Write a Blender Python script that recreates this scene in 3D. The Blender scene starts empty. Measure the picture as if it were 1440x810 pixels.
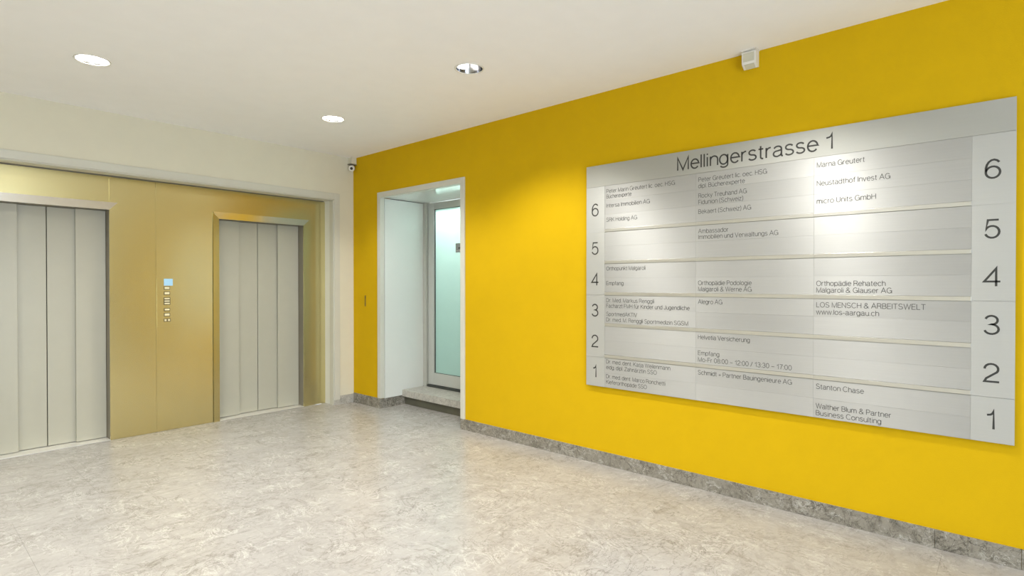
import bpy, bmesh, math, random
from mathutils import Vector, Matrix

random.seed(7)
scene = bpy.context.scene
COL = scene.collection

# ------------------------------------------------------------------ camera
H = 2.983                       # ceiling height
EYE = Vector((-3.831, -6.015, 1.45))
YAW, PITCH = 0.84354, -0.00748
cam_data = bpy.data.cameras.new('camera')
cam_data.sensor_fit = 'HORIZONTAL'
cam_data.sensor_width = 36.0
cam_data.lens = 36.0 * 785.24 / 1440.0
cam_data.clip_start = 0.05
camera = bpy.data.objects.new('camera', cam_data)
camera.location = EYE
camera.rotation_euler = (math.pi / 2 + PITCH, 0.0, -YAW)
COL.objects.link(camera)
scene.camera = camera

# ------------------------------------------------------------------ world, exposure
world = bpy.data.worlds.new('world')
scene.world = world
world.use_nodes = True
wbg = world.node_tree.nodes.get('Background') or world.node_tree.nodes.new('ShaderNodeBackground')
wbg.inputs['Color'].default_value = (0.76, 0.86, 1.0, 1)
wbg.inputs['Strength'].default_value = 5.0
wout = world.node_tree.nodes.get('World Output') or world.node_tree.nodes.new('ShaderNodeOutputWorld')
world.node_tree.links.new(wbg.outputs[0], wout.inputs[0])
vs = scene.view_settings
vs.view_transform = 'Standard'
try:
    vs.look = 'None'
except TypeError:
    pass
vs.gamma = 1.0
vs.use_curve_mapping = False
vs.exposure = 0.76

DOWNLIGHT_POWER = 62.0
LAMP_COLOUR = (1.0, 0.972, 0.925)


# ------------------------------------------------------------------ materials
def new_mat(name):
    m = bpy.data.materials.new(name)
    m.use_nodes = True
    nt = m.node_tree
    nt.nodes.clear()
    out = nt.nodes.new('ShaderNodeOutputMaterial')
    b = nt.nodes.new('ShaderNodeBsdfPrincipled')
    nt.links.new(b.outputs[0], out.inputs[0])
    return m, nt, b, out


def N(nt, t, **kw):
    n = nt.nodes.new(t)
    for k, v in kw.items():
        setattr(n, k, v)
    return n


def coords(nt, scale=(1, 1, 1), rot=(0, 0, 0)):
    """world-space position, scaled"""
    g = N(nt, 'ShaderNodeNewGeometry')
    mp = N(nt, 'ShaderNodeMapping')
    mp.inputs['Scale'].default_value = scale
    mp.inputs['Rotation'].default_value = rot
    nt.links.new(g.outputs['Position'], mp.inputs['Vector'])
    return mp.outputs['Vector']


def noise(nt, vec, scale, detail=4, rough=0.55, dist=0.0):
    n = N(nt, 'ShaderNodeTexNoise')
    n.inputs['Scale'].default_value = scale
    n.inputs['Detail'].default_value = detail
    n.inputs['Roughness'].default_value = rough
    n.inputs['Distortion'].default_value = dist
    nt.links.new(vec, n.inputs['Vector'])
    return n.outputs['Fac']


def ramp(nt, fac, stops):
    r = N(nt, 'ShaderNodeValToRGB')
    els = r.color_ramp.elements
    while len(els) < len(stops):
        els.new(0.5)
    for e, (p, c) in zip(els, stops):
        e.position = p
        e.color = (c[0], c[1], c[2], 1) if not isinstance(c, (int, float)) else (c, c, c, 1)
    nt.links.new(fac, r.inputs[0])
    return r.outputs[0]


def mix(nt, fac, a, b, mode='MIX'):
    n = N(nt, 'ShaderNodeMix', data_type='RGBA', blend_type=mode)
    for sock, v in ((n.inputs[0], fac), (n.inputs[6], a), (n.inputs[7], b)):
        if hasattr(v, 'is_linked'):
            nt.links.new(v, sock)
        elif isinstance(v, (int, float)):
            sock.default_value = v
        else:
            sock.default_value = (v[0], v[1], v[2], 1)
    return n.outputs[2]


def bump(nt, b, height, strength, distance):
    n = N(nt, 'ShaderNodeBump')
    n.inputs['Strength'].default_value = strength
    n.inputs['Distance'].default_value = distance
    nt.links.new(height, n.inputs['Height'])
    nt.links.new(n.outputs[0], b.inputs['Normal'])


def plain(name, col, rough=0.5, metal=0.0, var=0.03, vscale=6.0, spec=0.5, bump_s=0.0, bscale=300):
    m, nt, b, out = new_mat(name)
    v = coords(nt)
    f = noise(nt, v, vscale, 3)
    lo = [c * (1 - var) for c in col]
    hi = [min(1, c * (1 + var)) for c in col]
    nt.links.new(ramp(nt, f, [(0.3, lo), (0.7, hi)]), b.inputs['Base Color'])
    b.inputs['Roughness'].default_value = rough
    b.inputs['Metallic'].default_value = metal
    b.inputs['Specular IOR Level'].default_value = spec
    if bump_s:
        bump(nt, b, noise(nt, v, bscale, 2), bump_s, 0.002)
    return m


def brushed(name, col, rough, grain_scale, aniso=0.6, tangent=(0, 0, 1), var=0.04, bstr=0.03, metal=1.0, piece=0.0):
    m, nt, b, out = new_mat(name)
    v = coords(nt, grain_scale)
    f = noise(nt, v, 1.0, 3, 0.6)
    lo = [c * (1 - var) for c in col]
    hi = [min(1, c * (1 + var)) for c in col]
    colour = ramp(nt, f, [(0.3, lo), (0.7, hi)])
    if piece:            # each plate is a slightly different batch of metal
        oi = N(nt, 'ShaderNodeObjectInfo')
        colour = mix(nt, 1.0, colour, ramp(nt, oi.outputs['Random'], [(0.0, 1.0 - piece), (1.0, 1.0)]), 'MULTIPLY')
    nt.links.new(colour, b.inputs['Base Color'])
    b.inputs['Metallic'].default_value = metal
    mr = N(nt, 'ShaderNodeMapRange')
    mr.inputs['To Min'].default_value = rough - 0.03
    mr.inputs['To Max'].default_value = rough + 0.03
    nt.links.new(f, mr.inputs['Value'])
    nt.links.new(mr.outputs[0], b.inputs['Roughness'])
    b.inputs['Anisotropic'].default_value = aniso
    cx = N(nt, 'ShaderNodeCombineXYZ')
    for i in range(3):
        cx.inputs[i].default_value = tangent[i]
    nt.links.new(cx.outputs[0], b.inputs['Tangent'])
    if bstr:
        bump(nt, b, f, bstr, 0.001)
    return m


def emit(name, col, strength, base=(0.8, 0.8, 0.8)):
    m, nt, b, out = new_mat(name)
    b.inputs['Base Color'].default_value = (base[0], base[1], base[2], 1)
    b.inputs['Emission Color'].default_value = (col[0], col[1], col[2], 1)
    b.inputs['Emission Strength'].default_value = strength
    return m


def marble(name, base, dark, light, rough, vein=0.5, scale=1.0):
    m, nt, b, out = new_mat(name)
    v = coords(nt, (scale, scale, scale), (0, 0, 0.7))
    vs_ = coords(nt, (scale * 1.0, scale * 1.9, scale * 1.3), (0, 0, 0.55))
    vt_ = coords(nt, (scale * 1.7, scale * 1.0, scale * 1.3), (0.3, 0.2, -0.35))

    def ridges(vec, sc, dist, width, gate_lo, gate_hi, amount, detail=8):
        n2 = noise(nt, vec, sc, detail, 0.66, dist)
        ad = N(nt, 'ShaderNodeMath', operation='SUBTRACT')
        nt.links.new(n2, ad.inputs[0]); ad.inputs[1].default_value = 0.5
        ab = N(nt, 'ShaderNodeMath', operation='ABSOLUTE')
        nt.links.new(ad.outputs[0], ab.inputs[0])
        rd = ramp(nt, ab.outputs[0], [(0.0, 1.0), (width, 0.0)])
        gt = ramp(nt, noise(nt, v, sc * 0.8, 4), [(gate_lo, 0.0), (gate_hi, amount)])
        return mix(nt, 1.0, rd, gt, 'MULTIPLY')

    cloud = noise(nt, v, 1.3, 6, 0.62, 0.8)
    fine = noise(nt, v, 15, 9, 0.74, 1.2)
    mid = noise(nt, vs_, 4.2, 8, 0.70, 1.4)
    c = ramp(nt, cloud, [(0.28, [x * 0.90 for x in base]), (0.72, [min(1, x * 1.07) for x in base])])
    c = mix(nt, ramp(nt, mid, [(0.36, 0.55 * vein), (0.50, 0.0)]), c, [0.45 * p + 0.55 * q for p, q in zip(base, dark)])
    c = mix(nt, ramp(nt, fine, [(0.32, 0.50 * vein), (0.46, 0.0)]), c, dark)
    c = mix(nt, ramp(nt, fine, [(0.56, 0.0), (0.70, 0.6)]), c, light)
    c = mix(nt, ridges(vt_, 2.6, 1.2, 0.016, 0.40, 0.56, 0.70 * vein), c, dark)
    c = mix(nt, ridges(vs_, 1.9, 1.8, 0.010, 0.42, 0.56, 0.95 * vein), c, [x * 0.75 for x in dark])
    c = mix(nt, ridges(vs_, 6.5, 1.0, 0.018, 0.50, 0.60, 0.55 * vein), c, dark)
    c = mix(nt, ridges(vt_, 5.0, 1.3, 0.022, 0.46, 0.58, 0.70), c, light)
    nt.links.new(c, b.inputs['Base Color'])
    b.inputs['Roughness'].default_value = rough
    return m


M = {}
M['ceiling'] = plain('ceiling_paint', (0.94, 0.935, 0.93), 0.9, var=0.01, spec=0.2)
M['white_wall'] = plain('white_wall_paint', (0.72, 0.69, 0.56), 0.85, var=0.015, spec=0.2, bump_s=0.15, bscale=220)
M['yellow'] = plain('yellow_wall_paint', (0.63, 0.398, 0.004), 0.8, var=0.015, spec=0.12, bump_s=0.35, bscale=170)
M['trim_grey'] = plain('grey_frame_paint', (0.62, 0.612, 0.535), 0.45, var=0.015)
M['jamb_white'] = plain('white_panel_lacquer', (0.72, 0.73, 0.69), 0.35, var=0.01)
M['soffit'] = plain('soffit_lacquer', (0.70, 0.69, 0.66), 0.12, var=0.01)
M['door_grey'] = plain('door_leaf_lacquer', (0.45, 0.44, 0.36), 0.33, var=0.015)
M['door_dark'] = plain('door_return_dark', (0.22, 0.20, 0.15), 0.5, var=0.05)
M['steel'] = brushed('champagne_steel', (0.68, 0.60, 0.315), 0.25, (420, 420, 4), 0.45, (0, 0, 1), var=0.015, bstr=0.008)
M['steel_bright'] = brushed('bright_steel', (0.70, 0.66, 0.56), 0.18, (6, 6, 300), 0.3, (0, 0, 1), var=0.02, bstr=0.01)
M['sill_alu'] = brushed('sill_aluminium', (0.86, 0.85, 0.80), 0.4, (4, 300, 300), 0.3, (0, 1, 0), metal=0.6)
M['alu'] = brushed('board_aluminium', (0.55, 0.555, 0.54), 0.57, (300, 3, 420), 0.85, (0, 0, 1), var=0.03, bstr=0.01, metal=0.72, piece=0.10)
M['alu_head'] = brushed('board_header_aluminium', (0.47, 0.475, 0.445), 0.58, (300, 3, 420), 0.3, (0, 0, 1), var=0.02, bstr=0.01, metal=0.8)
M['alu_num'] = brushed('board_number_aluminium', (0.56, 0.57, 0.555), 0.52, (300, 3, 420), 0.6, (0, 0, 1), var=0.02, bstr=0.01, metal=0.75)
M['alu_rail'] = brushed('board_rail_aluminium', (0.68, 0.68, 0.65), 0.35, (300, 3, 420), 0.5, (0, 0, 1), var=0.02, bstr=0.0)
M['board_edge'] = plain('board_backing', (0.42, 0.42, 0.40), 0.5, metal=0.6)
M['ink'] = plain('black_lettering', (0.035, 0.035, 0.032), 0.45, var=0.1)
M['ink_small'] = plain('dark_grey_lettering', (0.10, 0.10, 0.095), 0.45, var=0.1)
M['floor'] = marble('polished_floor_marble', (0.405, 0.39, 0.37), (0.165, 0.15, 0.125), (0.60, 0.585, 0.555), 0.27, 0.72)
M['grout'] = plain('floor_joint', (0.26, 0.24, 0.20), 0.9)
M['base_stone'] = marble('skirting_stone', (0.27, 0.25, 0.205), (0.07, 0.06, 0.045), (0.60, 0.58, 0.53), 0.35, 1.5, 1.6)
M['ledge_stone'] = marble('ledge_stone', (0.48, 0.465, 0.42), (0.20, 0.19, 0.16), (0.68, 0.67, 0.62), 0.35, 1.0, 1.8)
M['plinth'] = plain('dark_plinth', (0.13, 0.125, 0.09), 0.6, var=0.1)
M['plastic_white'] = plain('white_plastic', (0.76, 0.74, 0.68), 0.4, var=0.02)
M['plastic_clear'] = plain('pale_clear_plastic', (0.60, 0.58, 0.46), 0.12, var=0.03)
M['black'] = plain('black_gloss', (0.02, 0.018, 0.015), 0.15, var=0.1)
M['grey_metal'] = plain('door_frame_grey', (0.52, 0.525, 0.48), 0.4, 0.3, var=0.02)
M['leaf_metal'] = plain('door_leaf_metal', (0.56, 0.575, 0.545), 0.38, 0.3, var=0.02)
M['dark_seal'] = plain('dark_rubber', (0.05, 0.055, 0.05), 0.6, var=0.1)
M['brass'] = plain('aged_brass', (0.30, 0.20, 0.02), 0.4, 0.6, var=0.1)
M['reflector'] = brushed('downlight_reflector', (0.34, 0.34, 0.35), 0.15, (40, 40, 40), 0.0, (0, 0, 1), var=0.03, bstr=0.0)
M['lamp'] = emit('lamp_face', (1.0, 0.97, 0.90), 14.0)
M['bulb'] = emit('lamp_bulb', (1.0, 0.97, 0.92), 2.2)
M['display'] = emit('blue_display', (0.34, 0.58, 0.74), 0.55, (0.10, 0.16, 0.20))
M['button'] = plain('cream_button', (0.86, 0.78, 0.52), 0.3, var=0.02)
M['bezel'] = plain('button_bezel', (0.16, 0.13, 0.05), 0.4, 0.4, var=0.1)
M['sticker'] = plain('door_sticker_grey', (0.30, 0.33, 0.34), 0.5, var=0.05)
M['rear_wall'] = plain('stairwell_paint', (0.80, 0.83, 0.82), 0.85, var=0.01)


def frosted():
    m, nt, b, out = new_mat('frosted_glass')
    v = coords(nt)
    f = noise(nt, v, 5, 2)
    tr = N(nt, 'ShaderNodeBsdfTranslucent')
    nt.links.new(ramp(nt, f, [(0.3, (0.75, 0.885, 0.845)), (0.7, (0.77, 0.905, 0.86))]), tr.inputs['Color'])
    b.inputs['Base Color'].default_value = (0.33, 0.48, 0.44, 1)
    b.inputs['Roughness'].default_value = 0.25
    ms = N(nt, 'ShaderNodeMixShader')
    ms.inputs[0].default_value = 0.62
    nt.links.new(b.outputs[0], ms.inputs[1])
    nt.links.new(tr.outputs[0], ms.inputs[2])
    nt.links.new(ms.outputs[0], out.inputs[0])
    return m


M['frosted'] = frosted()


# ------------------------------------------------------------------ mesh helpers
ORIGIN = {}            # object name -> world origin


class MB:
    """collects shapes in world coordinates; build() links them as ONE mesh object"""

    def __init__(self):
        self.v, self.f, self.s = [], [], []

    def add(self, vs_, fs, smooth=False):
        o = len(self.v)
        self.v += [tuple(p) for p in vs_]
        for f in fs:
            self.f.append([i + o for i in f])
            self.s.append(smooth)
        return self

    def box(self, x0, x1, y0, y1, z0, z1):
        x0, x1 = sorted((x0, x1)); y0, y1 = sorted((y0, y1)); z0, z1 = sorted((z0, z1))
        return self.add([(x0, y0, z0), (x1, y0, z0), (x1, y1, z0), (x0, y1, z0),
                         (x0, y0, z1), (x1, y0, z1), (x1, y1, z1), (x0, y1, z1)],
                        [(3, 2, 1, 0), (4, 5, 6, 7), (0, 1, 5, 4), (1, 2, 6, 5), (2, 3, 7, 6), (3, 0, 4, 7)])

    def cbox(self, x0, x1, y0, y1, z0, z1, b):
        """box with all edges chamfered"""
        bm = bmesh.new()
        bmesh.ops.create_cube(bm, size=1)
        for v in bm.verts:
            v.co = Vector(((x0 + x1) / 2 + v.co.x * (x1 - x0), (y0 + y1) / 2 + v.co.y * (y1 - y0),
                           (z0 + z1) / 2 + v.co.z * (z1 - z0)))
        bmesh.ops.bevel(bm, geom=list(bm.edges), offset=b, segments=2, affect='EDGES', profile=0.5)
        bm.normal_update()
        bm.verts.index_update()
        self.add([v.co.copy() for v in bm.verts], [[v.index for v in f.verts] for f in bm.faces])
        bm.free()
        return self

    def hexa(self, a, b):
        """two quads (same winding) joined into a solid"""
        return self.add(list(a) + list(b), [(3, 2, 1, 0), (4, 5, 6, 7), (0, 1, 5, 4), (1, 2, 6, 5), (2, 3, 7, 6), (3, 0, 4, 7)])

    def lathe(self, c, axis, prof, n=32, cap0=False, cap1=False, smooth=True):
        """prof: list of (radius, distance along axis)"""
        ax = Vector(axis).normalized()
        u = ax.orthogonal().normalized()
        w = ax.cross(u)
        c = Vector(c)
        vs_ = []
        for r, d in prof:
            for k in range(n):
                a = 2 * math.pi * k / n
                vs_.append(c + ax * d + (u * math.cos(a) + w * math.sin(a)) * r)
        fs = []
        for i in range(len(prof) - 1):
            for k in range(n):
                k2 = (k + 1) % n
                fs.append((i * n + k, i * n + k2, (i + 1) * n + k2, (i + 1) * n + k))
        self.add(vs_, fs, smooth)
        o = len(self.v) - len(vs_)
        if cap0:
            self.f.append([o + k for k in reversed(range(n))]); self.s.append(False)
        if cap1:
            self.f.append([o + (len(prof) - 1) * n + k for k in range(n)]); self.s.append(False)
        return self

    def build(self, name, mat, parent=None, fix=True):
        xs = [p[0] for p in self.v]; ys = [p[1] for p in self.v]; zs = [p[2] for p in self.v]
        c = Vector(((min(xs) + max(xs)) / 2, (min(ys) + max(ys)) / 2, min(zs)))
        me = bpy.data.meshes.new(name)
        me.from_pydata([(p[0] - c.x, p[1] - c.y, p[2] - c.z) for p in self.v], [], self.f)
        me.polygons.foreach_set('use_smooth', self.s)
        if fix:
            bm = bmesh.new(); bm.from_mesh(me)
            bmesh.ops.recalc_face_normals(bm, faces=bm.faces)
            bm.to_mesh(me); bm.free()
        me.materials.append(mat)
        return place(name, me, c, parent)


def place(name, me, c, parent=None):
    o = bpy.data.objects.new(name, me)
    COL.objects.link(o)
    base = ORIGIN[parent.name] if parent else Vector((0, 0, 0))
    o.parent = parent
    o.location = Vector(c) - base
    ORIGIN[o.name] = Vector(c)
    return o


def box(name, mat, parent, x0, x1, y0, y1, z0, z1, bev=0.0):
    m = MB()
    if bev:
        m.cbox(min(x0, x1), max(x0, x1), min(y0, y1), max(y0, y1), min(z0, z1), max(z0, z1), bev)
    else:
        m.box(x0, x1, y0, y1, z0, z1)
    return m.build(name, mat, parent)


def thing(name, loc, label=None, cat=None, group=None, kind=None):
    o = place(name, None, loc)
    o.empty_display_size = 0.1
    return tag(o, label, cat, group, kind)


def tag(o, label=None, cat=None, group=None, kind=None):
    for k, v in (('label', label), ('category', cat), ('group', group), ('kind', kind)):
        if v:
            o[k] = v
    return o


# ------------------------------------------------------------------ room shell
X_LEFT, Y_FRONT = -6.2, -9.6
DL_X = (-1.053, -2.876, -4.70)
DL_Y = (-1.317, -3.136, -4.96)
DL_R = 0.098

# ceiling with a round hole for every downlight
bm = bmesh.new()
edges = []
def loop(pts):
    vv = [bm.verts.new(p) for p in pts]
    for i in range(len(vv)):
        edges.append(bm.edges.new((vv[i], vv[(i + 1) % len(vv)])))
loop([(X_LEFT, Y_FRONT, H), (0.2, Y_FRONT, H), (0.2, 0.3, H), (X_LEFT, 0.3, H)])
for x in DL_X:
    for y in DL_Y:
        loop([(x + DL_R * math.cos(2 * math.pi * k / 40), y + DL_R * math.sin(2 * math.pi * k / 40), H) for k in range(40)])
bmesh.ops.triangle_fill(bm, use_beauty=True, use_dissolve=False, edges=edges)
bm.verts.index_update()
mb = MB()
mb.add([v.co.copy() for v in bm.verts], [[v.index for v in f.verts] for f in bm.faces])
bm.free()
ceiling = mb.build('ceiling', M['ceiling'])
tag(ceiling, 'smooth off-white plaster ceiling with round recessed downlights', 'ceiling', kind='structure')
for p in ceiling.data.polygons:
    if p.normal.z > 0:
        p.flip()
ceiling.data.update()

# floor: bed plus individual marble slabs
floor = box('floor', M['grout'], None, X_LEFT, 0.7, Y_FRONT, 0.45, -0.05, -0.003)
tag(floor, 'pale veined marble floor of large tightly jointed slabs', 'floor', kind='structure')
SL_X, SL_Y, GAP = 0.95, 1.42, 0.0007
y0 = -5.753 - 3 * SL_Y
row = 0
slab_cache = {}
while y0 < 0.6:
    y1 = y0 + SL_Y
    x1 = 0.70
    first = True
    while x1 > X_LEFT:
        w = SL_X * (0.5 if (first and row % 2) else 1.0) + (0.70 if first else 0)
        x0 = x1 - w
        ax0, ax1 = max(x0, X_LEFT), x1
        ay0, ay1 = max(y0, Y_FRONT), min(y1, 0.45)
        if ax1 - ax0 > 0.02 and ay1 - ay0 > 0.02:
            box('floor_slab', M['floor'], floor, ax0 + GAP / 2, ax1 - GAP / 2, ay0 + GAP / 2, ay1 - GAP / 2, -0.02, 0.0)
        x1 = x0
        first = False
    y0 = y1
    row += 1

# doorway opening in the yellow wall
OY0, OY1, OZ = -1.925, -0.575, 2.45          # clear opening
FY0, FY1, FZ = -1.985, -0.515, 2.51          # outside of the grey frame
BB = 0.1036
mb = MB()
mb.box(0, 0.14, Y_FRONT, OY0 - 0.02, 0, H + 0.02)
mb.box(0, 0.14, OY1 + 0.02, 0.26, 0, H + 0.02)
mb.box(0, 0.14, OY0 - 0.02, OY1 + 0.02, OZ + 0.02, H + 0.02)
wall_right = mb.build('wall_right', M['yellow'])
tag(wall_right, 'bright yellow painted wall with a doorway near the far corner', 'wall', kind='structure')

# lift wall: white with a wide recess that holds the steel cladding
RX0, RX1, RZ, RD = -4.05, -0.265, 2.455, 0.20
mb = MB()
mb.box(RX1, 0.0, 0.0, 0.30, 0, H + 0.02)
mb.box(RX0, RX1, 0.0, 0.30, RZ, H + 0.02)
mb.box(X_LEFT, RX0, 0.0, 0.30, 0, H + 0.02)
mb.box(RX0, RX1, 0.45, 0.50, 0, RZ)
wall_back = mb.build('wall_back', M['white_wall'])
tag(wall_back, 'off-white wall above and beside the steel-clad lift doors', 'wall', kind='structure')

wl = box('wall_left', M['white_wall'], None, X_LEFT - 0.1, X_LEFT, Y_FRONT, 0.3, 0, H + 0.02)
tag(wl, 'plain off-white side wall of the lobby', 'wall', kind='structure')

# wall behind the camera with an unseen glazed opening, added to bring in daylight
GX0, GX1, GZ = -5.9, -2.0, 2.55
mb = MB()
mb.box(X_LEFT, GX0, Y_FRONT - 0.12, Y_FRONT, 0, H + 0.02)
mb.box(GX1, 0.14, Y_FRONT - 0.12, Y_FRONT, 0, H + 0.02)
mb.box(GX0, GX1, Y_FRONT - 0.12, Y_FRONT, GZ, H + 0.02)
wf = mb.build('wall_front', M['white_wall'])
tag(wf, 'off-white wall behind the view with a wide opening added for daylight', 'wall', kind='structure')
win = thing('added_window_1', (0.5 * (GX0 + GX1), Y_FRONT, 0), 'unseen grey framed glazing added to let in daylight', 'added_window', kind='structure')
nb = 4
for i in range(nb + 1):
    x = GX0 + (GX1 - GX0) * i / nb
    box('added_mullion', M['grey_metal'], win, x - 0.03, x + 0.03, Y_FRONT - 0.09, Y_FRONT - 0.03, 0.0, GZ)
box('added_window_rail', M['grey_metal'], win, GX0, GX1, Y_FRONT - 0.09, Y_FRONT - 0.03, GZ - 0.06, GZ)
box('added_window_rail', M['grey_metal'], win, GX0, GX1, Y_FRONT - 0.09, Y_FRONT - 0.03, 0.0, 0.06)
portal = bpy.data.lights.new('daylight_portal', 'AREA')
portal.shape = 'RECTANGLE'; portal.size = GX1 - GX0; portal.size_y = GZ
portal.cycles.is_portal = True
po = bpy.data.objects.new('daylight_portal', portal)
COL.objects.link(po)
po.location = (0.5 * (GX0 + GX1), Y_FRONT - 0.13, GZ / 2)
po.rotation_euler = (math.radians(90), 0, 0)

# ------------------------------------------------------------------ recess frame (white-grey trim)
t = thing('trim_1', (RX1, 0.0, 0.0), 'grey-white painted frame around the steel lift recess', 'trim', kind='structure')
FW = 0.072
box('frame_post', M['trim_grey'], t, RX1, RX1 + FW, -0.012, 0.0, 0.0, RZ + FW, 0.003)
box('frame_head', M['trim_grey'], t, RX0, RX1, -0.012, 0.0, RZ, RZ + FW, 0.003)
box('frame_post', M['trim_grey'], t, RX0 - FW, RX0, -0.012, 0.0, 0.0, RZ + FW, 0.003)
# stepped reveal: outer strip slightly inside the inner one
box('reveal_strip', M['trim_grey'], t, RX1 - 0.010, RX1, 0.0, 0.085, 0.0, RZ - 0.010, 0.002)
box('reveal_strip', M['trim_grey'], t, RX0, RX1 - 0.010, 0.0, 0.085, RZ - 0.010, RZ, 0.002)
box('reveal_panel', M['jamb_white'], t, RX1 - 0.004, RX1, 0.085, RD, 0.0, RZ - 0.004)

# ------------------------------------------------------------------ steel cladding: parts of the lift wall
LX0, LX1 = -3.305, -2.447          # left lift clear opening
QX0, QX1 = -1.487, -0.545          # right lift clear opening
DZ = 2.135                         # clear door height
FRM = 0.062                        # door frame width
ST = 2.44
mb = MB().box(-2.072 + 0.0015, QX0 - FRM - 0.004, RD, RD + 0.012, 0.002, ST)
mb.box(QX0 - FRM - 0.004, QX1 + FRM, RD, RD + 0.012, DZ + FRM + 0.004, ST)
mb.box(QX1 + FRM, RX1 - 0.004, RD, RD + 0.012, 0.002, ST)
mb.build('steel_panel', M['steel'], wall_back)
box('steel_panel', M['steel'], wall_back, LX1, -2.072 - 0.0015, RD - 0.004, RD + 0.010, 0.002, ST - 0.003)
box('steel_panel', M['steel'], wall_back, LX0 - FRM, LX1 + 0.02, RD + 0.006, RD + 0.018, DZ + FRM + 0.004, ST)
box('steel_panel', M['steel'], wall_back, RX0, LX0 - FRM - 0.002, RD, RD + 0.012, 0.002, ST)
box('head_closer', M['door_dark'], wall_back, RX0, RX1 - 0.004, RD + 0.02, RD + 0.03, ST - 0.05, RZ)


def lift(name, x0, x1, label, right_jamb):
    xc = 0.5 * (x0 + x1)
    half = 0.5 * (x1 - x0)
    t = thing(name, (xc, RD, 0.0), label, 'lift door', kind='structure')
    zi, zo = DZ, DZ + FRM + 0.006
    yo, yi, yb = RD - 0.022, RD - 0.004, RD + 0.012    # proud outer edge, inner edge, back
    ox0, ox1 = x0 - FRM, x1 + FRM
    # mitred, splayed frame
    MB().hexa([(ox0, yo, zo), (ox1, yo, zo), (x1, yi, zi), (x0, yi, zi)],
              [(ox0, yb, zo), (ox1, yb, zo), (x1, yb, zi), (x0, yb, zi)]).build('door_head', M['steel_bright'], t)
    MB().hexa([(ox0, RD - 0.012, 0.0), (ox0, RD - 0.012, zo), (x0, yi, zi), (x0, yi, 0.0)],
              [(ox0, yb, 0.0), (ox0, yb, zo), (x0, yb, zi), (x0, yb, 0.0)]).build('door_jamb', M['steel'], t)
    if right_jamb:
        MB().hexa([(x1, yi, 0.0), (x1, yi, zi), (ox1, yi, zo), (ox1, yi, 0.0)],
                  [(x1, yb, 0.0), (x1, yb, zi), (ox1, yb, zo), (ox1, yb, 0.0)]).build('door_jamb', M['steel'], t)
    # returns
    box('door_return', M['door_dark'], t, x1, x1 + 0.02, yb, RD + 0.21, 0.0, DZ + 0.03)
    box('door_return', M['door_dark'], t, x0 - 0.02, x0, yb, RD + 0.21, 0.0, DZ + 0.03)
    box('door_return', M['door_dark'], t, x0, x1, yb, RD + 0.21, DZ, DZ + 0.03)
    # leaves: outer pair in front, inner pair behind
    w = half * 0.535
    yf, yr = RD + 0.12, RD + 0.155
    z0 = 0.010
    box('door_leaf', M['door_grey'], t, x0 + 0.003, x0 + w, yf, yf + 0.028, z0, DZ - 0.002, 0.002)
    box('door_leaf', M['door_grey'], t, x1 - w, x1 - 0.003, yf, yf + 0.028, z0, DZ - 0.002, 0.002)
    box('door_leaf', M['door_grey'], t, x0 + w - 0.03, xc - 0.003, yr, yr + 0.028, z0, DZ - 0.002, 0.002)
    box('door_leaf', M['door_grey'], t, xc + 0.003, x1 - w + 0.03, yr, yr + 0.028, z0, DZ - 0.002, 0.002)
    box('door_back', M['black'], t, x0, x1, RD + 0.19, RD + 0.20, 0.0, DZ)
    # sill with two running grooves
    m = MB()
    for a, b in ((RD - 0.006, RD + 0.125), (RD + 0.133, RD + 0.160), (RD + 0.168, RD + 0.205)):
        m.box(x0 - 0.0, x1 + 0.0, a, b, 0.0, 0.005)
    m.box(x0, x1, RD - 0.006, RD + 0.205, 0.0, 0.0012)
    m.build('door_sill', M['sill_alu'], t)
    return t


lift('door_1', LX0, LX1, 'pale grey lift door cut by the photo\'s left edge, under a bright metal head', False)
lift('door_2', QX0, QX1, 'pale grey lift door between the call buttons and the yellow wall', True)

# ------------------------------------------------------------------ call panel
cp = thing('call_panel', (-1.975, RD, 1.03), 'slim lift call panel with lit blue display on the steel cladding', 'call panel')
box('plate', M['steel'], cp, -2.066, -1.886, RD - 0.004, RD, 1.03, 1.515, 0.001)
dsp = box('display', M['display'], cp, -2.004, -1.926, RD - 0.0065, RD - 0.004, 1.432, 1.500, 0.001)


def button(xc, zc, w, h):
    bz = box('button_bezel', M['bezel'], cp, xc - w / 2 - 0.007, xc + w / 2 + 0.007, RD - 0.006, RD - 0.004, zc - h / 2 - 0.007, zc + h / 2 + 0.007, 0.0008)
    box('button', M['button'], bz, xc - w / 2, xc + w / 2, RD - 0.011, RD - 0.006, zc - h / 2, zc + h / 2, 0.002)


button(-1.978, 1.408, 0.042, 0.020)
button(-1.978, 1.358, 0.042, 0.020)
for k in range(3):
    button(-1.978, 1.303 - k * 0.0235, 0.046, 0.0125)
button(-1.978, 1.196, 0.042, 0.016)
button(-1.978, 1.146, 0.042, 0.022)
button(-1.992, 1.092, 0.018, 0.018)
button(-1.962, 1.092, 0.018, 0.018)

# ------------------------------------------------------------------ doorway in the yellow wall
t = thing('trim_2', (0.0, OY1, 0.12), 'grey-white metal frame around the doorway in the yellow wall', 'trim', kind='structure')
PX = -0.014
box('frame_post', M['trim_grey'], t, PX, 0.045, OY1, FY1, 0.118, FZ, 0.003)
box('frame_post', M['trim_grey'], t, PX, 0.045, FY0, OY0, 0.104, FZ, 0.003)
box('frame_head', M['trim_grey'], t, PX, 0.045, OY0, OY1, OZ, FZ, 0.003)

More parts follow.
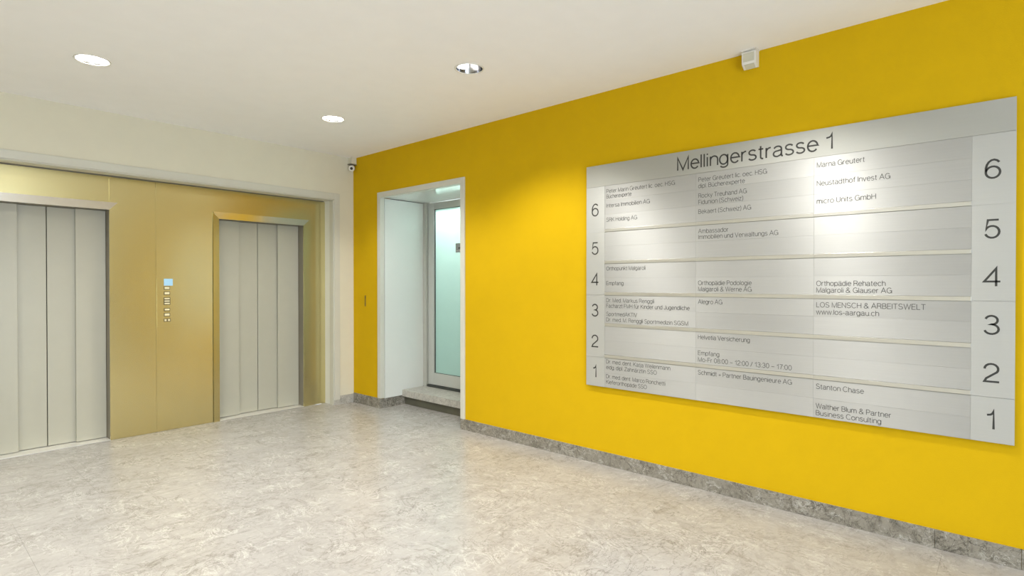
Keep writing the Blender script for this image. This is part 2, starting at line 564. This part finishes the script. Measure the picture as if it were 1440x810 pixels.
ND = 0.62            # depth of the niche up to the door frame
t = thing('wall_niche', (0.3, OY1, 0.0), 'white-lined reveal of the doorway', 'wall', kind='structure')
box('side_panel', M['jamb_white'], t, 0.050, ND, OY1, OY1 + 0.02, 0.112, OZ - 0.006, 0.002)
box('side_panel', M['jamb_white'], t, 0.050, ND, OY0 - 0.02, OY0, 0.112, OZ - 0.006)
box('side_backing', M['dark_seal'], t, 0.14, 1.0, OY1 + 0.022, OY1 + 0.06, 0.0, OZ + 0.1)
box('side_backing', M['dark_seal'], t, 0.14, 1.0, OY0 - 0.06, OY0 - 0.022, 0.0, OZ + 0.1)
box('soffit', M['soffit'], t, 0.046, ND + 0.06, OY0 - 0.02, OY1 + 0.02, OZ, OZ + 0.03)
box('skirting_stone', M['base_stone'], t, 0.002, 0.36, OY1 + 0.010, OY1 + 0.022, 0.0, 0.112)
box('skirting_stone', M['base_stone'], t, 0.002, 0.36, OY0 - 0.022, OY0 - 0.010, 0.0, 0.112)

# stone step under the glass door
st = thing('trim_3', (0.5, 0.5 * (OY0 + OY1), 0.0), 'grey stone step below the frosted glass door', 'step', kind='structure')
box('step_slab', M['ledge_stone'], st, 0.295, 0.70, OY0 - 0.02, OY1 - 0.001, 0.100, 0.180, 0.003)
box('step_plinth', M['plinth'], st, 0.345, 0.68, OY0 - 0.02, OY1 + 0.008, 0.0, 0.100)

# glass door with its frame
dr = thing('door_3', (0.66, -1.15, 0.18), 'frosted glass door in a grey metal frame above the stone step', 'door', kind='structure')
box('door_frame', M['grey_metal'], dr, ND, ND + 0.07, OY1 - 0.055, OY1 + 0.02, 0.182, OZ - 0.001, 0.002)
box('door_frame', M['grey_metal'], dr, ND, ND + 0.07, OY0 - 0.02, OY0 + 0.055, 0.182, OZ - 0.001, 0.002)
DLx, DY0, DY1 = 0.648, OY0 + 0.06, OY1 - 0.062
DB, DT = 0.212, 2.442
SW = 0.110
box('door_stile', M['leaf_metal'], dr, DLx, DLx + 0.05, DY1 - SW, DY1, DB, DT, 0.002)
box('door_stile', M['leaf_metal'], dr, DLx, DLx + 0.05, DY0, DY0 + SW, DB, DT, 0.002)
box('door_rail', M['leaf_metal'], dr, DLx, DLx + 0.05, DY0 + SW, DY1 - SW, 2.362, DT, 0.002)
box('door_rail', M['leaf_metal'], dr, DLx, DLx + 0.05, DY0 + SW, DY1 - SW, DB, 0.356, 0.002)
gl = box('glass_pane', M['frosted'], dr, DLx + 0.022, DLx + 0.030, DY0 + SW - 0.01, DY1 - SW + 0.01, 0.346, 2.372)
sm = MB()
g = 0.008
ya, yb_, za, zb = DY0 + SW, DY1 - SW, 0.356, 2.362
sm.box(DLx + 0.012, DLx + 0.022, ya, ya + g, za, zb).box(DLx + 0.012, DLx + 0.022, yb_ - g, yb_, za, zb)
sm.box(DLx + 0.012, DLx + 0.022, ya, yb_, za, za + g * 0.5).box(DLx + 0.012, DLx + 0.022, ya, yb_, zb - g * 0.5, zb)
sm.build('glass_seal', M['dark_seal'], dr)
stk = box('door_sticker', M['sticker'], dr, DLx + 0.019, DLx + 0.0215, -1.30, -1.118, 1.822, 1.928)
stk['label'] = 'small grey notice on the glass'
box('sticker_print', M['ink'], stk, DLx + 0.0185, DLx + 0.019, -1.27, -1.165, 1.865, 1.878)
box('sticker_print', M['plastic_white'], stk, DLx + 0.0185, DLx + 0.019, -1.29, -1.13, 1.838, 1.843)
# dark strip standing in for the shade in the gap below the leaf
box('door_gap_shade', M['dark_seal'], dr, ND + 0.012, ND + 0.09, OY0, OY1 - 0.056, 0.1805, 0.206)

# lit stairwell behind the glass
sw = thing('wall_stairwell', (1.6, -1.2, 0.0), 'pale stairwell behind the frosted glass door', 'wall', kind='structure')
box('wall_panel', M['rear_wall'], sw, 2.6, 2.65, -2.6, -0.1, 0.1, 2.9)
box('wall_panel', M['rear_wall'], sw, 0.70, 2.6, -0.12, -0.07, 0.1, 2.9)
box('wall_panel', M['rear_wall'], sw, 0.70, 2.6, -2.65, -2.6, 0.1, 2.9)
box('wall_panel', M['rear_wall'], sw, 0.70, 2.6, -2.6, -0.1, 2.85, 2.9)
box('wall_panel', M['grout'], sw, 0.70, 2.6, -2.6, -0.1, 0.12, 0.18)
box('wall_panel', M['rear_wall'], sw, 0.70, 0.75, -2.6, OY0 - 0.01, 0.1, 2.9)
box('wall_panel', M['rear_wall'], sw, 0.70, 0.75, OY1 + 0.01, -0.1, 0.1, 2.9)
box('wall_panel', M['rear_wall'], sw, 0.70, 0.75, OY0 - 0.01, OY1 + 0.01, OZ, 2.9)
sl = bpy.data.lights.new('stairwell_lamp', 'AREA')
sl.shape = 'RECTANGLE'; sl.size = 0.35; sl.size_y = 1.2
sl.energy = 42
sl.color = (0.96, 1.0, 0.985)
slo = bpy.data.objects.new('stairwell_lamp', sl)
COL.objects.link(slo)
slo.location = (1.02, -1.1, 2.80)
box('lamp_housing', M['plastic_white'], sw, 0.82, 1.22, -1.72, -0.48, 2.835, 2.85)
slo.rotation_euler = (0, math.radians(10), 0)

# ------------------------------------------------------------------ baseboards
bb = thing('baseboard_right', (0.0, -4.0, 0.0), 'grey-brown stone skirting along the yellow wall', 'baseboard', kind='structure')
js = [FY0 + 0.06, -2.876, -4.297, -5.718, -6.069, -7.49, -8.9, Y_FRONT]
for a, b in zip(js[:-1], js[1:]):
    box('skirting_stone', M['base_stone'], bb, -0.012, 0.0, b + 0.0007, a - 0.0007, 0.0, BB, 0.0012)
box('skirting_stone', M['base_stone'], bb, -0.012, 0.0, OY1 + 0.012, -0.013, 0.0, BB + 0.012, 0.0012)
bb = thing('baseboard_back', (-0.09, 0.0, 0.0), 'short stone skirting in the corner beside the lift recess', 'baseboard', kind='structure')
box('skirting_stone', M['ledge_stone'], bb, RX1 + FW + 0.001, 0.0, -0.012, 0.0, 0.0, BB, 0.0012)
box('skirting_stone', M['ledge_stone'], bb, RX1 - 0.012, RX1 + FW - 0.001, -0.0145, -0.012, 0.0, 0.062)

# ------------------------------------------------------------------ lettering
# a light, sans-serif stroke alphabet: cap height 1, x height 0.72
XH = 0.72


def arc(cx, cy, rx, ry, a0, a1, n=None):
    n = n or max(4, int(abs(a1 - a0) / 20))
    return [(cx + rx * math.cos(math.radians(a0 + (a1 - a0) * i / n)), cy + ry * math.sin(math.radians(a0 + (a1 - a0) * i / n))) for i in range(n + 1)]


def oval(cx, cy, rx, ry):
    return arc(cx, cy, rx, ry, 0, 360)


def dots(x):
    return [[(x - 0.12, 0.87), (x - 0.12, 0.98)], [(x + 0.12, 0.87), (x + 0.12, 0.98)]]


ARCH = arc(0.26, 0.46, 0.21, 0.26, 170, 0)
G = {
    'a': (0.50, [arc(0.24, 0.53, 0.19, 0.19, 165, 0) + [(0.43, 0.10), (0.45, 0.02), (0.51, 0.0)],
                 [(0.43, 0.44), (0.22, 0.39)] + arc(0.20, 0.195, 0.18, 0.195, 95, 280) + [(0.37, 0.08), (0.43, 0.19)]]),
    'b': (0.51, [[(0.04, 0), (0.04, 1)], oval(0.275, 0.36, 0.235, 0.36)]),
    'c': (0.48, [arc(0.27, 0.36, 0.235, 0.36, 40, 320)]),
    'd': (0.51, [[(0.47, 0), (0.47, 1)], oval(0.235, 0.36, 0.235, 0.36)]),
    'e': (0.51, [[(0.03, 0.39), (0.50, 0.39)] + arc(0.265, 0.36, 0.235, 0.36, 5, 322)]),
    'f': (0.28, [[(0.12, 0), (0.12, 0.82)] + arc(0.28, 0.82, 0.16, 0.17, 180, 85), [(0.0, 0.70), (0.27, 0.70)]]),
    'g': (0.51, [oval(0.235, 0.36, 0.235, 0.36), [(0.47, 0.72), (0.47, -0.02)] + arc(0.25, -0.03, 0.22, 0.20, 0, -155)]),
    'h': (0.48, [[(0.04, 0), (0.04, 1)], ARCH + [(0.47, 0)]]),
    'i': (0.08, [[(0.04, 0), (0.04, 0.72)], [(0.04, 0.88), (0.04, 0.99)]]),
    'j': (0.10, [[(0.06, 0.72), (0.06, -0.12), (0.02, -0.20), (-0.06, -0.21)], [(0.06, 0.88), (0.06, 0.99)]]),
    'k': (0.46, [[(0.04, 0), (0.04, 1)], [(0.42, 0.72), (0.05, 0.32)], [(0.18, 0.46), (0.46, 0)]]),
    'l': (0.08, [[(0.04, 0), (0.04, 1)]]),
    'm': (0.78, [[(0.04, 0), (0.04, 0.72)], arc(0.22, 0.48, 0.18, 0.24, 170, 0) + [(0.40, 0)], arc(0.58, 0.48, 0.18, 0.24, 170, 0) + [(0.76, 0)]]),
    'n': (0.48, [[(0.04, 0), (0.04, 0.72)], ARCH + [(0.47, 0)]]),
    'o': (0.52, [oval(0.26, 0.36, 0.25, 0.36)]),
    'p': (0.51, [[(0.04, -0.22), (0.04, 0.72)], oval(0.275, 0.36, 0.235, 0.36)]),
    'q': (0.51, [[(0.47, -0.22), (0.47, 0.72)], oval(0.235, 0.36, 0.235, 0.36)]),
    'r': (0.29, [[(0.04, 0), (0.04, 0.72)], arc(0.27, 0.44, 0.23, 0.27, 175, 88)]),
    's': (0.44, [arc(0.22, 0.545, 0.18, 0.175, 25, 270) + arc(0.22, 0.185, 0.20, 0.185, 90, -160)]),
    't': (0.27, [[(0.12, 0.92), (0.12, 0.12)] + arc(0.24, 0.12, 0.12, 0.12, 180, 280), [(0.0, 0.70), (0.26, 0.70)]]),
    'u': (0.48, [[(0.03, 0.72)] + arc(0.24, 0.26, 0.21, 0.26, 180, 350), [(0.46, 0.72), (0.46, 0)]]),
    'v': (0.46, [[(0.0, 0.72), (0.23, 0.0), (0.46, 0.72)]]),
    'w': (0.70, [[(0.0, 0.72), (0.18, 0.0), (0.35, 0.72), (0.52, 0.0), (0.70, 0.72)]]),
    'x': (0.45, [[(0.0, 0.72), (0.45, 0)], [(0.45, 0.72), (0.0, 0)]]),
    'y': (0.46, [[(0.0, 0.72), (0.24, 0.02)], [(0.46, 0.72), (0.20, -0.10), (0.13, -0.20), (0.03, -0.21)]]),
    'z': (0.43, [[(0.02, 0.70), (0.40, 0.70), (0.01, 0.02), (0.43, 0.02)]]),
    'A': (0.68, [[(0.0, 0), (0.34, 1), (0.68, 0)], [(0.12, 0.35), (0.56, 0.35)]]),
    'B': (0.58, [[(0.04, 0), (0.04, 1)], [(0.04, 0.98), (0.30, 0.98)] + arc(0.30, 0.755, 0.22, 0.225, 90, -90) + [(0.04, 0.53)], [(0.30, 0.53)] + arc(0.31, 0.275, 0.25, 0.255, 90, -90) + [(0.04, 0.02)]]),
    'C': (0.68, [arc(0.36, 0.5, 0.33, 0.5, 38, 322)]),
    'D': (0.64, [[(0.04, 0.02), (0.04, 0.98), (0.26, 0.98)] + arc(0.26, 0.5, 0.36, 0.48, 90, -90) + [(0.04, 0.02)]]),
    'E': (0.52, [[(0.52, 0.98), (0.04, 0.98), (0.04, 0.02), (0.53, 0.02)], [(0.04, 0.52), (0.48, 0.52)]]),
    'F': (0.49, [[(0.50, 0.98), (0.04, 0.98), (0.04, 0.0)], [(0.04, 0.51), (0.45, 0.51)]]),
    'G': (0.71, [arc(0.36, 0.5, 0.33, 0.5, 38, 345) + [(0.69, 0.48), (0.40, 0.48)], [(0.69, 0.48), (0.69, 0.0)]]),
    'H': (0.62, [[(0.04, 0), (0.04, 1)], [(0.59, 0), (0.59, 1)], [(0.04, 0.53), (0.59, 0.53)]]),
    'I': (0.08, [[(0.04, 0), (0.04, 1)]]),
    'J': (0.44, [[(0.41, 1.0), (0.41, 0.26)] + arc(0.22, 0.26, 0.19, 0.26, 0, -175)]),
    'K': (0.62, [[(0.04, 0), (0.04, 1)], [(0.58, 1), (0.05, 0.42)], [(0.22, 0.60), (0.62, 0)]]),
    'L': (0.48, [[(0.04, 1.0), (0.04, 0.02), (0.48, 0.02)]]),
    'M': (0.76, [[(0.04, 0), (0.04, 0.99), (0.38, 0.02), (0.72, 0.99), (0.72, 0)]]),
    'N': (0.63, [[(0.04, 0), (0.04, 0.98), (0.59, 0.02), (0.59, 1)]]),
    'O': (0.73, [oval(0.365, 0.5, 0.34, 0.5)]),
    'P': (0.57, [[(0.04, 0), (0.04, 0.98), (0.30, 0.98)] + arc(0.30, 0.72, 0.25, 0.26, 90, -90) + [(0.04, 0.46)]]),
    'Q': (0.73, [oval(0.365, 0.5, 0.34, 0.5), [(0.45, 0.22), (0.72, -0.03)]]),
    'R': (0.60, [[(0.04, 0), (0.04, 0.98), (0.32, 0.98)] + arc(0.32, 0.745, 0.24, 0.235, 90, -90) + [(0.04, 0.51)], [(0.34, 0.51), (0.50, 0.42), (0.54, 0.10), (0.60, 0.0)]]),
    'S': (0.60, [arc(0.30, 0.75, 0.24, 0.25, 20, 270) + arc(0.30, 0.25, 0.27, 0.25, 90, -165)]),
    'T': (0.58, [[(0.0, 0.98), (0.58, 0.98)], [(0.29, 0.98), (0.29, 0)]]),
    'U': (0.62, [[(0.04, 1.0), (0.04, 0.32)] + arc(0.31, 0.32, 0.27, 0.32, 180, 360) + [(0.58, 1.0)]]),
    'V': (0.62, [[(0.0, 1), (0.31, 0.0), (0.62, 1)]]),
    'W': (0.92, [[(0.0, 1), (0.24, 0.01), (0.46, 0.99), (0.68, 0.01), (0.92, 1)]]),
    'Z': (0.58, [[(0.04, 0.98), (0.55, 0.98), (0.02, 0.02), (0.58, 0.02)]]),
    '0': (0.52, [oval(0.26, 0.5, 0.24, 0.5)]),
    '1': (0.36, [[(0.02, 0.76), (0.16, 0.79), (0.24, 0.86), (0.28, 0.99), (0.28, 0.0)]]),
    '2': (0.54, [arc(0.27, 0.72, 0.235, 0.28, 180, -35) + [(0.10, 0.20), (0.03, 0.02), (0.54, 0.02)]]),
    '3': (0.53, [arc(0.26, 0.76, 0.205, 0.24, 165, -95) + arc(0.26, 0.265, 0.24, 0.265, 88, -165)]),
    '4': (0.56, [[(0.42, 0), (0.42, 0.98), (0.02, 0.26), (0.56, 0.26)]]),
    '5': (0.54, [[(0.49, 0.98), (0.12, 0.98), (0.06, 0.48)] + arc(0.265, 0.325, 0.245, 0.325, 140, -160)]),
    '6': (0.53, [oval(0.275, 0.315, 0.24, 0.315), arc(0.30, 0.47, 0.265, 0.53, 190, 45)]),
    '7': (0.52, [[(0.02, 0.98), (0.50, 0.98), (0.30, 0.55), (0.20, 0.0)]]),
    '8': (0.52, [oval(0.26, 0.75, 0.20, 0.245), oval(0.26, 0.26, 0.24, 0.26)]),
    '9': (0.53, [oval(0.255, 0.685, 0.24, 0.315), arc(0.23, 0.53, 0.265, 0.53, 10, -135)]),
    '.': (0.09, [[(0.045, 0.0), (0.045, 0.11)]]),
    ':': (0.09, [[(0.045, 0.0), (0.045, 0.11)], [(0.045, 0.60), (0.045, 0.71)]]),
    '-': (0.27, [[(0.0, 0.36), (0.27, 0.36)]]),
    '\u2013': (0.50, [[(0.0, 0.38), (0.50, 0.38)]]),
    '/': (0.34, [[(0.0, -0.02), (0.34, 1.02)]]),
    '+': (0.46, [[(0.0, 0.34), (0.46, 0.34)], [(0.23, 0.11), (0.23, 0.57)]]),
    '(': (0.22, [arc(0.30, 0.42, 0.27, 0.64, 110, 250)]),
    ')': (0.22, [arc(-0.08, 0.42, 0.27, 0.64, 70, -70)]),
    '&': (0.68, [[(0.66, 0.0), (0.19, 0.66)] + arc(0.31, 0.80, 0.155, 0.19, 200, -40) + [(0.16, 0.46)] + arc(0.26, 0.235, 0.235, 0.235, 120, 300) + [(0.52, 0.16), (0.60, 0.42)]]),
}
for ch, base_ch, xo in (('ä', 'a', 0.24), ('ö', 'o', 0.26), ('ü', 'u', 0.245)):
    G[ch] = (G[base_ch][0], G[base_ch][1] + dots(xo))
GAP_LETTER, GAP_WORD = 0.108, 0.27


def ribbon(pts, w):
    """one pen stroke as a flat strip; returns vertices and quads"""
    P_ = [Vector(p) for p in pts]
    P_ = [p for i, p in enumerate(P_) if i == 0 or (p - P_[i - 1]).length > 1e-4]
    closed = (P_[0] - P_[-1]).length < 1e-3
    n = len(P_)
    vs_, fs = [], []
    for i, p in enumerate(P_):
        if closed:
            a = P_[i - 1] if i > 0 else P_[-2]
            c = P_[i + 1] if i < n - 1 else P_[1]
        else:
            a = P_[i - 1] if i > 0 else None
            c = P_[i + 1] if i < n - 1 else None
        d1 = (p - a).normalized() if a is not None else (c - p).normalized()
        d2 = (c - p).normalized() if c is not None else d1
        n1, n2 = Vector((-d1.y, d1.x)), Vector((-d2.y, d2.x))
        mdir = n1 + n2
        if mdir.length < 1e-3:
            mdir = n1
        mdir.normalize()
        k = min(w / 2 / max(mdir.dot(n1), 0.30), w * 1.5)
        vs_ += [p + mdir * k, p - mdir * k]
    for i in range(n - 1):
        fs.append((2 * i, 2 * i + 1, 2 * i + 3, 2 * i + 2))
    return vs_, fs


def lettering(body, y_left, width, z_base, cap, x_face, parent, mat, weight=0.09, name='lettering'):
    """flat print that reads towards -y and faces -x; width None keeps natural proportions"""
    pen, strokes = 0.0, []
    for ch in body:
        if ch == ' ':
            pen += GAP_WORD
            continue
        gw, sts = G[ch]
        for st_ in sts:
            strokes.append([(x + pen, y) for x, y in st_])
        pen += gw + GAP_LETTER
    natural = pen - GAP_LETTER
    sx = width / natural if width else cap
    vs_, fs = [], []
    for st_ in strokes:
        v, f = ribbon([(x * sx, y * cap) for x, y in st_], weight * cap)
        o = len(vs_)
        vs_ += v
        fs += [tuple(i + o for i in q_) for q_ in f]
    me = bpy.data.meshes.new(name)
    me.from_pydata([(0.0, -p.x, p.y) for p in vs_], [], fs)
    me.materials.append(mat)
    return place(name, me, (x_face - 0.0005, y_left, z_base), parent)


# ------------------------------------------------------------------ directory board
BY0, BY1 = -6.040, -3.440            # right and left edge
BZ0, BZ1 = 0.628, 2.398
XB, XF = -0.008, -0.024              # backing front / strip front
bd = thing('directory_board', (0.0, 0.5 * (BY0 + BY1), BZ0), 'large brushed aluminium directory board on the yellow wall', 'sign board')
box('backing', M['board_edge'], bd, -0.016, -0.006, BY0, BY1, BZ0, BZ1, 0.001)
box('wall_spacer', M['board_edge'], bd, -0.006, 0.0, BY0 + 0.06, BY0 + 0.10, BZ0 + 0.06, BZ1 - 0.06)
box('wall_spacer', M['board_edge'], bd, -0.006, 0.0, BY1 - 0.10, BY1 - 0.06, BZ0 + 0.06, BZ1 - 0.06)
hp = box('header_plate', M['alu_head'], bd, -0.016, XF, BY0, BY1, 2.2275, BZ1, 0.0006)
lettering('Mellingerstrasse 1', -4.222, 1.000, 2.266, 0.090, XF, hp, M['ink'], 0.112)

CY = [-3.613, -4.364, -5.116, -5.867]      # column joints
LEV = [(6, 2.2265, 1.886, 3), (5, 1.861, 1.634, 2), (4, 1.610, 1.384, 2), (3, 1.362, 1.138, 2), (2, 1.114, 0.888, 2), (1, 0.862, 0.628, 2)]
g = 0.0002
strips = {}
for n, zt, zb, k in LEV:
    lo = zb - 0.025 if n > 1 else zb
    for (ya, yb2, side) in ((BY1, CY[0], 0), (CY[3], BY0, 1)):
        npl = box('number_plate', M['alu_num'], bd, -0.016, XF - 0.0008, yb2 + g, ya - g, lo + g, zt - g, 0.0006)
        zc = 0.5 * (zt + lo) - 0.047
        wdt = {1: 0.036, 4: 0.066}.get(n, 0.062)
        yl = (-3.492 if side == 0 else -5.918) - (0.062 - wdt) * 0.5
        lettering(str(n), yl, wdt, zc, 0.094, XF - 0.0008, npl, M['ink'], 0.106, 'numeral')
    for c in range(3):
        h = (zt - zb) / k
        for s in range(k):
            strips[(n, c, s)] = box('name_strip', M['alu'], bd, -0.016, XF, CY[c + 1] + g, CY[c] - g, zt - (s + 1) * h + g, zt - s * h - g, 0.0004)
        if n > 1:
            box('divider_rail', M['alu_rail'], bd, -0.016, XF - 0.0035, CY[c + 1] + g, CY[c] - g, lo + 0.001, zb - 0.001, 0.0008)

TXT = [  # level, column, strip, [(text, width, baseline)]
    (6, 0, 0, [('Peter Marin Greutert lic. oec. HSG', 0.576, 2.168), ('Bücherexperte', 0.222, 2.126)]),
    (6, 0, 1, [('Intersa Immobilien AG', 0.377, 2.054)]),
    (6, 0, 2, [('SRK Holding AG', 0.271, 1.942)]),
    (4, 0, 0, [('Orthopunkt Malgaroli', 0.343, 1.556)]),
    (4, 0, 1, [('Empfang', 0.154, 1.440)]),
    (3, 0, 0, [('Dr. Med. Markus Renggli', 0.413, 1.305), ('Facharzt FMH für Kinder und Jugendliche', 0.689, 1.262)]),
    (3, 0, 1, [('SportmedAKTIV', 0.271, 1.197), ('Dr. med. M. Renggli Sportmedizin SGSM', 0.679, 1.152)]),
    (1, 0, 0, [('Dr. med. dent. Katja Weilenmann', 0.543, 0.819), ('eidg. dipl. Zahnärztin SSO', 0.436, 0.775)]),
    (1, 0, 1, [('Dr. med. dent. Marco Ronchetti', 0.504, 0.702), ('Kieferorthopäde SSO', 0.355, 0.658)]),
    (6, 1, 0, [('Peter Greutert lic. oec. HSG', 0.458, 2.166), ('dipl. Bücherexperte', 0.318, 2.122)]),
    (6, 1, 1, [('Rocky Treuhand AG', 0.331, 2.053), ('Fidunion (Schweiz)', 0.308, 2.008)]),
    (6, 1, 2, [('Bekaert (Schweiz) AG', 0.359, 1.942)]),
    (5, 1, 0, [('Ambassador', 0.210, 1.805), ('Immobilien und Verwaltungs AG', 0.528, 1.764)]),
    (4, 1, 1, [('Orthopädie Podologie', 0.364, 1.442), ('Malgaroli & Werne AG', 0.364, 1.399)]),
    (3, 1, 0, [('Alegro AG', 0.170, 1.310)]),
    (2, 1, 0, [('Helvetia Versicherung', 0.354, 1.062)]),
    (2, 1, 1, [('Empfang', 0.151, 0.950), ('Mo-Fr 08:00 – 12:00 / 13:30 – 17:00', 0.611, 0.904)]),
    (1, 1, 0, [('Schmidt + Partner Bauingenieure AG', 0.612, 0.813)]),
    (6, 2, 0, [('Marna Greutert', 0.251, 2.163)]),
    (6, 2, 1, [('Neustadthof Invest AG', 0.376, 2.050)]),
    (6, 2, 2, [('micro Units GmbH', 0.308, 1.941)]),
    (4, 2, 1, [('Orthopädie Rehatech', 0.356, 1.438), ('Malgaroli & Glauser AG', 0.387, 1.397)]),
    (3, 2, 0, [('LOS MENSCH & ARBEITSWELT', 0.542, 1.307), ('www.los-aargau.ch', 0.325, 1.264)]),
    (1, 2, 0, [('Stanton Chase', 0.252, 0.806)]),
    (1, 2, 1, [('Walther Blum & Partner', 0.386, 0.686), ('Business Consulting', 0.339, 0.643)]),
]
YL = [-3.629, -4.381, -5.131]
for n, c, s, lines in TXT:
    for body, wdt, zb in lines:
        lettering(body, YL[c], wdt, zb, 0.030, XF, strips[(n, c, s)], M['ink_small'], 0.115)

# ------------------------------------------------------------------ downlights
def downlight(x, y, label=None, diffuser=False):
    t = thing('downlight', (x, y, H - 0.004), label, 'ceiling light', 'recessed ceiling downlights')
    MB().lathe((x, y, H), (0, 0, -1), [(0.094, -0.01), (0.094, 0.003), (0.098, 0.005), (0.104, 0.004), (0.106, 0.0), (0.098, -0.001)], 40).build('trim_ring', M['plastic_white'], t)
    MB().lathe((x, y, H), (0, 0, 1), [(0.0945, -0.002), (0.090, 0.02), (0.080, 0.05), (0.066, 0.075), (0.062, 0.08)], 40, cap1=False).build('reflector', M['reflector'], t, fix=False)
    if diffuser:
        MB().lathe((x, y, H), (0, 0, 1), [(0.0, 0.004), (0.05, 0.005), (0.089, 0.012), (0.089, 0.020)], 40, cap1=True).build('lamp_face', M['lamp'], t)
    else:
        MB().lathe((x, y, H), (0, 0, 1), [(0.064, 0.060), (0.064, 0.10)], 32, cap0=True, cap1=True).build('lamp_socket', M['grey_metal'], t)
        MB().lathe((x - 0.010, y + 0.046, H), (0, 0, 1), [(0.0, 0.012), (0.026, 0.013), (0.036, 0.020), (0.036, 0.07)], 24).build('lamp_bulb', M['bulb'], t)
    MB().lathe((x, y, H), (0, 0, 1), [(0.10, 0.0), (0.10, 0.13)], 32, cap1=True).build('housing', M['plastic_white'], t)
    l = bpy.data.lights.new('downlight_beam', 'SPOT')
    l.energy = DOWNLIGHT_POWER
    l.color = LAMP_COLOUR
    l.spot_size = math.radians(130)
    l.spot_blend = 0.55
    l.shadow_soft_size = 0.05
    o = bpy.data.objects.new('downlight_beam', l)
    COL.objects.link(o)
    o.location = (x, y, H - 0.010)
    return t


DL_LABELS = {
    (1, 0): 'white round downlight nearest the left edge of the ceiling',
    (0, 0): 'round ceiling downlight farthest away, near the lift wall corner',
    (0, 1): 'round ceiling downlight with shiny reflector, nearest the yellow wall',
}
for i, x in enumerate(DL_X):
    for j, y in enumerate(DL_Y):
        downlight(x, y, DL_LABELS.get((i, j), 'round recessed downlight on the ceiling outside the view'), j == 0)

# ------------------------------------------------------------------ corner camera and its cable duct
du = box('cable_duct', M['white_wall'], None, -0.072, -0.002, -0.072, -0.002, 2.905, H, 0.002)
tag(du, 'short white cable duct in the ceiling corner above the camera', 'cable duct')
sc_ = thing('security_camera', (-0.06, -0.06, 2.80), 'tiny round security camera in the corner below the ceiling', 'camera')
cdir = Vector((-0.60, -0.72, -0.30)).normalized()
cc = Vector((-0.055, -0.055, 2.853))
MB().lathe(cc, cdir, [(0.026, -0.03), (0.034, -0.01), (0.037, 0.02), (0.036, 0.034), (0.030, 0.038)], 28, cap0=True, cap1=True).build('body', M['plastic_white'], sc_)
MB().lathe(cc, cdir, [(0.017, 0.0382), (0.017, 0.0415), (0.012, 0.044)], 24, cap0=True, cap1=True).build('lens', M['black'], sc_)
box('bracket', M['door_dark'], sc_, -0.085, -0.0, -0.075, -0.005, 2.892, 2.905, 0.002)
MB().lathe((-0.035, -0.035, 2.865), (0, 0, 1), [(0.012, 0.0), (0.012, 0.03)], 16, cap0=True, cap1=True).build('mount', M['plastic_white'], sc_)

# ------------------------------------------------------------------ motion detector
md = thing('motion_detector', (0.0, -4.73, 2.865), 'small pale plastic motion detector below the ceiling above the board', 'detector')
yc = -4.735
m = MB()
prof = [(0.0, 2.876), (-0.020, 2.870), (-0.058, 2.893), (-0.062, 2.905), (-0.062, 2.972), (-0.052, 2.978), (0.0, 2.978)]
hw = 0.045
nv = len(prof)
m.add([(x, yc - hw, z) for x, z in prof] + [(x, yc + hw, z) for x, z in prof],
      [list(range(nv))[::-1], [nv + i for i in range(nv)]] + [(i, (i + 1) % nv, nv + (i + 1) % nv, nv + i) for i in range(nv)])
m.build('body', M['plastic_white'], md)
d0, d1 = Vector((-0.0215, 0, 2.8710)), Vector((-0.0565, 0, 2.8920))
nrm = Vector((-(0.023), 0, -0.038)).normalized() * 0.003
q = lambda a, y, off: (a.x + off.x, y, a.z + off.z)
zr = Vector((0, 0, 0))
MB().hexa([q(d0, yc - 0.03, zr), q(d0, yc + 0.03, zr), q(d1, yc + 0.03, zr), q(d1, yc - 0.03, zr)],
          [q(d0, yc - 0.03, nrm), q(d0, yc + 0.03, nrm), q(d1, yc + 0.03, nrm), q(d1, yc - 0.03, nrm)]).build('lens_window', M['plastic_clear'], md)
box('front_cover', M['plastic_clear'], md, -0.0655, -0.062, yc - 0.034, yc + 0.034, 2.908, 2.962, 0.001)
box('ceiling_plate', M['plastic_white'], md, -0.072, 0.0, yc - 0.050, yc + 0.050, 2.978, H, 0.001)

# ------------------------------------------------------------------ slim slot plate on the yellow wall
ks = thing('key_switch', (0.0, -0.252, 1.18), 'slim dark brass slot plate on the yellow wall beside the doorway', 'switch')
box('plate', M['brass'], ks, -0.004, 0.0, -0.266, -0.240, 1.180, 1.312, 0.001)
box('slot', M['bezel'], ks, -0.0055, -0.004, -0.258, -0.248, 1.196, 1.222)
box('slot', M['bezel'], ks, -0.0055, -0.004, -0.258, -0.248, 1.276, 1.302)
